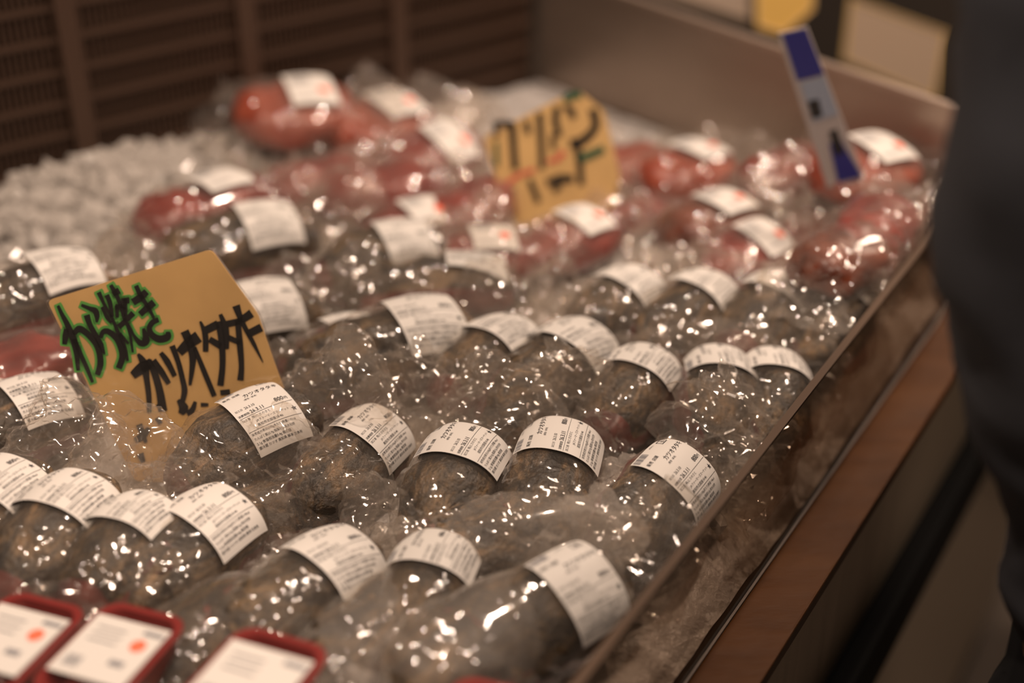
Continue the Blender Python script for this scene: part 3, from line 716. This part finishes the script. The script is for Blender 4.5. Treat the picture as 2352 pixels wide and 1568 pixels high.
def make_sign(name, corners, p0, n, label, strokes, thick=.004, film_on=True):
    up = (Vector((0, 0, 1)) - n*n.z).normalized()
    to3 = lambda p, off: onplane(p[0], p[1], p0, n) + n*off
    poly = []
    k = len(corners)
    for i in range(k):                                   # rounded corners
        c = Vector(corners[i]); a = Vector(corners[i-1]); b = Vector(corners[(i+1) % k]); r = 14
        da = (a-c).normalized()*r; db = (b-c).normalized()*r
        for t in (0, .33, .67, 1): poly.append(c + da*(1-t)**2 + db*t**2)
    pts = [to3(p, 0) for p in poly]; base = min(pts, key=lambda p: p.z)
    e = empty(name, base, label=label, cat='sign')
    def add(nm, me, m, parent=e, **kw):
        o = link(nm, me, m, parent, **kw)
        o.location = -base if parent is e else (0, 0, 0); return o
    cb = add('card', MB().prism(pts[::-1], n*-thick, n*0).mesh(name+'_card'), CARD)
    for nm, m, ss, off, grow in strokes:
        mb = MB()
        for pt, ws in ss: ribbon(mb, pt, ws, to3, off, grow)
        add(nm, mb.mesh(nm), m)
    if film_on:
        cx = sum((p for p in poly), Vector((0, 0)))/len(poly)
        pf = [to3(p + (p-cx).normalized()*5, .0016) for p in poly]; pbk = [to3(p + (p-cx).normalized()*5, -thick-.001) for p in poly]
        kk = len(pf); f = [tuple(range(kk-1, -1, -1)), tuple(range(kk, 2*kk))] + [(j, (j+1) % kk, (j+1) % kk+kk, j+kk) for j in range(kk)]
        add('wrap_film', pyd('sign_film', pf+pbk, f), FILM_WRAP, label='clear plastic film wrapped around the card')
    return e
def px_strokes(L_, fn, s): return [([fn(*p) for p in pt], [w*s for w in ws]) for pt, ws in L_]
lean = math.radians(24); n1 = Vector((.06, -math.cos(lean), math.sin(lean))).normalized()
a_px, b_px = px_strokes(SA, A, .1531), px_strokes(SB, B, .2487)
make_sign('cardboard_sign', [(108, 690), (484, 572), (550, 664), (592, 722), (628, 830), (735, 1120), (310, 1105)], W(308, 1095, .0), n1,
          'cardboard sign hand-lettered わら焼き カツオタタキ with green outlines, stuck among fish packs',
          [('green_outline', GREENPAINT, a_px, .0004, 6.0), ('black_lettering', BLACKPAINT, a_px + b_px, .0009, 0)])
C_ = lambda x, y: (1100 + x*.1786, 200 + y*.1786)
K2 = px_strokes([([(215,430),(225,640)], [70,60]), ([(240,470),(450,480)], [80,90]), ([(430,480),(450,800),(470,1060)], [100,90,90]), ([(600,430),(640,600)], [80,70]),
    ([(780,330),(800,700),(810,1050)], [90,80,70]), ([(1010,250),(985,420),(1040,630)], [90,90,80]), ([(1110,240),(1180,300),(1230,400)], [70,90,70]), ([(950,600),(960,800)],[60,60]),
    ([(1460,280),(1500,500),(1330,690),(1170,720)], [110,100,120,110]), ([(1240,700),(1290,900),(1320,1260)], [90,90,80]), ([(650,1180),(700,1300),(770,1480)], [60,80,70]),
    ([(870,1230),(1050,1180),(1220,1180)], [80,120,90]), ([(980,1270),(1030,1330)], [110,110]), ([(440,1300),(420,1400)], [60,60])], C_, .1786)
G2 = px_strokes([([(1090,160),(1200,110),(1320,90)], [90,100,90]), ([(1300,920),(1450,860),(1610,790)], [110,110,100]), ([(225,700),(230,1020)], [50,60])], C_, .1786)
R2 = px_strokes([([(350,1250),(520,1130),(720,1060)], [70,60,60]), ([(880,950),(1000,930),(1090,830)], [50,60,90])], C_, .1786)
lean2 = math.radians(20); n2 = Vector((-.10, -math.cos(lean2), math.sin(lean2))).normalized()
make_sign('cardboard_sign', [(1110, 315), (1325, 205), (1388, 255), (1425, 410), (1400, 500), (1175, 520)], W(1290, 500, .01), n2,
          'small worn cardboard sign with blurred black, green and red brush writing among red fish',
          [('black_lettering', BLACKPAINT, K2, .0009, 0), *[('green_stroke', DKGREEN, [g], .0011, 0) for g in G2], ('red_lettering', REDPAINT, R2, .0007, 0)], film_on=False)

# blue sign card seen nearly edge-on, leaning
pB = W(1935, 425, .075); e = empty('blue_sign_card', pB, label='tall narrow white and blue sign card leaning over the red fish', cat='sign')
nB = Vector((-.30, -.95, -.02)).normalized()
to3b = lambda p, off=0: onplane(p[0], p[1], pB, nB) + nB*off
def bcard(nm, q, off, th, m, **k):
    o = link(nm, MB().prism([to3b(p) for p in q][::-1], nB*(off-th), nB*off).mesh(nm), m, e, **k); o.location = -pB
WHITEC = simple('white_card', (.34, .30, .29), .4); BLUE = simple('blue_print', (.022, .022, .16), .35); PALEB = simple('pale_blue_print', (.24, .27, .34), .4)
bcard('card', [(1786, 78), (1853, 62), (1985, 410), (1900, 432)], 0, .003, WHITEC)
bcard('blue_block', [(1797, 78), (1851, 66), (1893, 170), (1832, 185)], .0006, .0005, BLUE)
bcard('pale_block', [(1838, 190), (1893, 175), (1925, 262), (1868, 280)], .0006, .0005, PALEB)
bcard('blue_block', [(1905, 330), (1930, 320), (1980, 405), (1925, 418)], .0006, .0005, BLUE)
bcard('dark_block', [(1855, 232), (1880, 226), (1890, 265), (1866, 272)], .0009, .0002, BLACKPAINT)
bcard('dark_block', [(1905, 300), (1922, 296), (1940, 350), (1918, 356)], .0009, .0002, BLACKPAINT)

# ------------------------------------------------------------------ contact: soft flesh flattens against neighbours, trays, cards and walls
from mathutils.bvhtree import BVHTree
def settle(rounds=5):
    bpy.context.view_layer.update()
    soft, hard = [], []
    for o in bpy.data.objects:
        n = o.name.split('.')[0]
        if o.type != 'MESH' or o.parent is None: continue
        if n in ('seared_loin', 'fish_chunk'): soft.append(o)
        elif n == 'tray_shell' or (n == 'card' and 'sign' in o.parent.name) or (n == 'sheet' and o.parent.name in ('steel_back_panel', 'acrylic_panel')): hard.append(o)
    def world(o): 
        n = len(o.data.vertices); a = np.empty(n*3); o.data.vertices.foreach_get('co', a); M = np.array(o.matrix_world); return a.reshape(n, 3) @ M[:3, :3].T + M[:3, 3]
    P = [world(o) for o in soft]; polys = [[p.vertices[:] for p in o.data.polygons] for o in soft]; H = []
    for o in hard:
        bm = bmesh.new(); bm.from_mesh(o.data); bm.transform(o.matrix_world); r = bmesh.ops.convex_hull(bm, input=bm.verts)
        bmesh.ops.delete(bm, geom=[g for g in r['geom_interior'] + r['geom_unused'] + r['geom_holes'] if isinstance(g, bmesh.types.BMVert)], context='VERTS')
        hull = set(f for f in r['geom'] if isinstance(f, bmesh.types.BMFace) and f.is_valid)
        bmesh.ops.delete(bm, geom=[f for f in bm.faces if f not in hull], context='FACES_ONLY'); bmesh.ops.recalc_face_normals(bm, faces=bm.faces)
        w = np.array([v.co[:] for v in bm.verts]); H.append((BVHTree.FromBMesh(bm), w.min(0), w.max(0))); bm.free()
    moved = set()
    def press(Q, T, lo, hi, share, gap):
        idx = np.nonzero(((Q > lo) & (Q < hi)).all(1))[0]; D = {}
        for i in idx:
            p = Vector(Q[i]); c, n, _, d = T.find_nearest(p)
            if c is not None and d < .035 and (p - c).dot(n) < 0: D[i] = np.array((c - p)*share + n*gap)
        return D
    for k in range(rounds):
        T = [BVHTree.FromPolygons([tuple(q) for q in p], f) for p, f in zip(P, polys)]; B = [(p.min(0), p.max(0)) for p in P]; move = [dict() for _ in P]
        for i in range(len(P)):
            for j in range(len(P)):
                if i != j and (B[i][0] < B[j][1]).all() and (B[j][0] < B[i][1]).all():
                    for q, d in press(P[i], T[j], *B[j], .55, .0004).items():
                        if q not in move[i] or np.dot(d, d) > np.dot(move[i][q], move[i][q]): move[i][q] = d
            for t, lo, hi in H:
                if (B[i][0] < hi).all() and (lo < B[i][1]).all():
                    for q, d in press(P[i], t, lo, hi, 1.0, .0006).items(): move[i][q] = d
        for i, m in enumerate(move):
            for q, d in m.items(): P[i][q] += d; moved.add(i)
    for i in moved:
        o = soft[i]; o.data = o.data.copy(); M = np.array(o.matrix_world.inverted()); q = P[i] @ M[:3, :3].T + M[:3, 3]
        o.data.vertices.foreach_set('co', q.ravel()); o.data.update()
settle()

# ------------------------------------------------------------------ stand behind the steel panel with boards
st_ = empty('back_stand', (R0.x + .75, R0.y + .55, FLOOR_Z), label='pale display stand behind the steel panel', cat='stand')
for nm, c, d, m in (('top', (.0, .0, .93), (1.2, .35, .03), simple('stand_top', (.50, .42, .34), .5)), ('body', (0, 0, .46), (1.16, .31, .91), COUNTER)):
    link(nm, bevel(MB().box(c, d, math.radians(-30)).mesh(nm), .004), m, st_)
def board(name, q, y0, lab, cat, m, mrim, yaw=0.0):
    p0 = Vector((0, y0, 0)); n = Vector((math.sin(yaw), -math.cos(yaw), .12)).normalized()
    pts = [onplane(a, b, p0, n) for a, b in q]; base = min(pts, key=lambda p: p.z); ee = empty(name, base, label=lab, cat=cat)
    o = link('card', bevel(MB().prism(pts[::-1], n*-.006, n*0).mesh(name), .002), m, ee); o.location = -base
    c = sum(pts, Vector())/len(pts); mb = MB()
    for i in range(len(pts)):
        a, b = pts[i], pts[(i+1) % len(pts)]; mb.prism([a, b, b + (c-b)*.07, a + (c-a)*.07][::-1], n*0, n*.001)
    o = link('border', mb.mesh('border'), mrim, ee); o.location = -base
YEL = simple('yellow_paper', (.75, .47, .12), .5); BEIGE = simple('beige_board', (.44, .33, .24), .55)
board('blank_board', [(1952, -8), (2178, 75), (2148, 232), (1935, 138)], 1.72, 'blank beige board with yellow border behind the steel panel', 'board', BEIGE, simple('yellow_border', (.55, .38, .14), .5))
board('yellow_card', [(1735, -60), (1872, -60), (1868, 20), (1800, 80), (1738, 62)], 1.62, 'bright yellow card at the top of the blue sign card', 'card', YEL, simple('cream_border', (.80, .58, .30), .5))
board('pale_card', [(1500, -70), (1720, -70), (1722, 48), (1600, 10), (1500, -20)], 1.75, 'pale beige card behind the rim of the steel panel', 'card', simple('pale_card', (.42, .33, .26), .55), BEIGE)

# ------------------------------------------------------------------ person in dark grey
def skinmesh(name, joints, edges, sub=2, root=0):
    me = bpy.data.meshes.new(name); me.from_pydata([j[0] for j in joints], edges, []); o = bpy.data.objects.new(name, me); COL.objects.link(o)
    m = o.modifiers.new('s', 'SKIN'); 
    for i, j in enumerate(joints):
        sv = me.skin_vertices[0].data[i]; r = j[1]; sv.radius = r if isinstance(r, tuple) else (r, r); sv.use_root = (i == root)
    m.use_smooth_shade = True; s = o.modifiers.new('d', 'SUBSURF'); s.levels = sub; s.render_levels = sub
    dg = bpy.context.evaluated_depsgraph_get(); nm = bpy.data.meshes.new_from_object(o.evaluated_get(dg)); bpy.data.objects.remove(o); nm.name = name
    nm.polygons.foreach_set('use_smooth', [True]*len(nm.polygons)); return nm
def fold(me, amp, f, seed):
    me.update(); ns = [v.normal.copy() for v in me.vertices]
    for v, n in zip(me.vertices, ns):
        p = v.co; v.co = p + n*amp*(mnoise.noise(Vector((p.x*f+seed, p.y*f, p.z*f*1.7+p.x*f*.8))) + .4*mnoise.noise(Vector((p.x*f*2.3, p.y*f*2.3+seed, p.z*f*4))))
    me.update()
SKINP = simple('skin', (.55, .33, .23), .5); HAIR = simple('black_hair', (.012, .010, .009), .5)
JACK = simple('dark_grey_jacket', (.056, .059, .070), .8, spec=.25); TROU = simple('black_trousers', (.009, .009, .010), .8, spec=.2); SHOE = simple('black_shoes', (.012, .012, .012), .5)
PX, PY = .457, .575
person = empty('person', (PX, PY, FLOOR_Z), label='person in dark grey jacket and black trousers standing at the counter side', cat='person')
def padd(nm, me, m, **k): return link(nm, me, m, person, **k)
# local frame: z from floor; facing +y; left side is -x
hipz, shz = .90, 1.40
body = [((0,0,hipz),(.13,.10)), ((0,0,1.12),(.13,.10)), ((0,-.01,1.33),(.15,.10)), ((0,-.01,1.46),(.06,.06)), ((0,.01,1.53),(.052,.055)), ((0,.02,1.61),(.072,.088)), ((0,.02,1.69),(.068,.085)),
        ((-.17,-.01,shz),.055), ((-.20,.00,1.11),.042), ((-.132,.02,.85),.032), ((-.131,.03,.80),(.022,.036)),
        ((.17,-.01,shz),.055), ((.20,.00,1.11),.042), ((.132,.02,.85),.032), ((.131,.03,.80),(.022,.036)),
        ((-.09,0,.84),.085), ((-.10,.01,.48),.058), ((-.10,-.02,.10),.042), ((-.11,.10,.045),(.042,.032)),
        ((.09,0,.84),.085), ((.10,.01,.48),.058), ((.10,-.02,.10),.042), ((.11,.10,.045),(.042,.032))]
be = [(0,1),(1,2),(2,3),(3,4),(4,5),(5,6),(2,7),(7,8),(8,9),(9,10),(2,11),(11,12),(12,13),(13,14),(0,15),(15,16),(16,17),(17,18),(0,19),(19,20),(20,21),(21,22)]
# fingers: five per hand, unequal and curled
def hand(base_i, s):
    c = Vector(body[base_i][0])
    for k, (dx, ln) in enumerate(((-.026, .052), (-.009, .066), (.009, .070), (.026, .062))):
        i = len(body); r = .0085
        body.append(((c.x+s*.004, c.y+dx, c.z-.045), r)); body.append(((c.x+s*.008, c.y+dx*1.05, c.z-.045-ln*.55), r*.95)); body.append(((c.x+s*.022, c.y+dx*1.05, c.z-.045-ln*.85), r*.8))
        be.extend([(base_i, i), (i, i+1), (i+1, i+2)])
    i = len(body); body.append(((c.x+s*.012, c.y+.034, c.z-.012), .0105)); body.append(((c.x+s*.024, c.y+.045, c.z-.048), .009)); be.extend([(base_i, i), (i, i+1)])
hand(10, 1); hand(14, -1)
padd('body', skinmesh('person_body', body, be, 2), SKINP)
jk = [((0,0,.84),(.165,.135)), ((0,0,1.0),(.160,.13)), ((0,0,1.18),(.17,.13)), ((0,-.01,1.34),(.185,.125)), ((0,-.01,1.44),(.09,.085)),
      ((-.175,-.01,shz-.01),.088), ((-.195,-.01,1.25),.088), ((-.202,.0,1.11),.074), ((-.180,.005,1.03),.054), ((-.146,.012,.93),.046), ((-.132,.02,.85),.046),
      ((.175,-.01,shz-.01),.088), ((.195,-.01,1.25),.088), ((.202,.0,1.11),.074), ((.180,.005,1.03),.054), ((.146,.012,.93),.046), ((.132,.02,.85),.046)]
je = [(0,1),(1,2),(2,3),(3,4),(3,5),(5,6),(6,7),(7,8),(8,9),(9,10),(3,11),(11,12),(12,13),(13,14),(14,15),(15,16)]
jm = skinmesh('jacket', jk, je, 3); fold(jm, .017, 9, 3); padd('jacket', jm, JACK, label='dark grey jacket with soft folds')
tr_ = [((0,0,.95),(.135,.105)), ((-.09,0,.80),.105), ((-.10,.01,.48),.085), ((-.105,-.02,.11),.072), ((.09,0,.80),.105), ((.10,.01,.48),.085), ((.105,-.02,.11),.072)]
tm = skinmesh('trousers', tr_, [(0,1),(1,2),(2,3),(0,4),(4,5),(5,6)], 3); fold(tm, .006, 14, 8); padd('trousers', tm, TROU, label='black trousers')
for sx in (-1, 1): padd('shoe', skinmesh('shoe', [((sx*.105,-.06,.045),(.045,.042)), ((sx*.107,.03,.05),(.048,.046)), ((sx*.11,.14,.035),(.046,.032))], [(0,1),(1,2)], 2), SHOE)
hr = bpy.data.meshes.new('hair'); bm = bmesh.new(); bmesh.ops.create_uvsphere(bm, u_segments=28, v_segments=18, radius=1)
bmesh.ops.delete(bm, geom=[v for v in bm.verts if v.co.z < -.55 or (v.co.y > .35 and v.co.z < .35)], context='VERTS')
for v in bm.verts: v.co = Vector((v.co.x*.088, v.co.y*.105+.015, v.co.z*.105+1.675))
bm.to_mesh(hr); bm.free(); padd('hair', hr, HAIR, smooth=True)
fc = MB(); hd = Vector((0, .105, 1.645))
padd('nose', skinmesh('nose', [((0,.10,1.665),.008), ((0,.118,1.635),.013)], [(0,1)], 1), SKINP)
for sx in (-1, 1):
    padd('ear', skinmesh('ear', [((sx*.078,.015,1.655),(.008,.018)), ((sx*.080,.012,1.625),(.006,.012))], [(0,1)], 1), SKINP)
    padd('eye', skinmesh('eye', [((sx*.030-.006,.100,1.662),.0055), ((sx*.030+.006,.100,1.662),.0055)], [(0,1)], 1), HAIR)
padd('mouth', skinmesh('mouth', [((-.020,.102,1.592),.005), ((0,.107,1.590),.007), ((.020,.102,1.592),.005)], [(0,1),(1,2)], 1), simple('lips', (.38, .15, .12), .5))
# black shoulder bag hanging at the hip
bgp = Vector((PX-.208, PY-.135, FLOOR_Z+.78)); bag = empty('shoulder_bag', bgp, label='black shoulder bag hanging at the hip of the person in grey', cat='bag')
bb = bevel(MB().box((0, 0, 0), (.09, .07, .16)).mesh('bag_body'), .02, 3); link('bag_body', bb, BLACKRUB, bag)
link('strap', MB().tube([(.02, -.01, .07), (.10, -.05, .25), (.20, -.055, .45), (.30, -.03, .66), (.33, .14, .72), (.30, .28, .60)], .008, 8).mesh('strap'), BLACKRUB, bag)
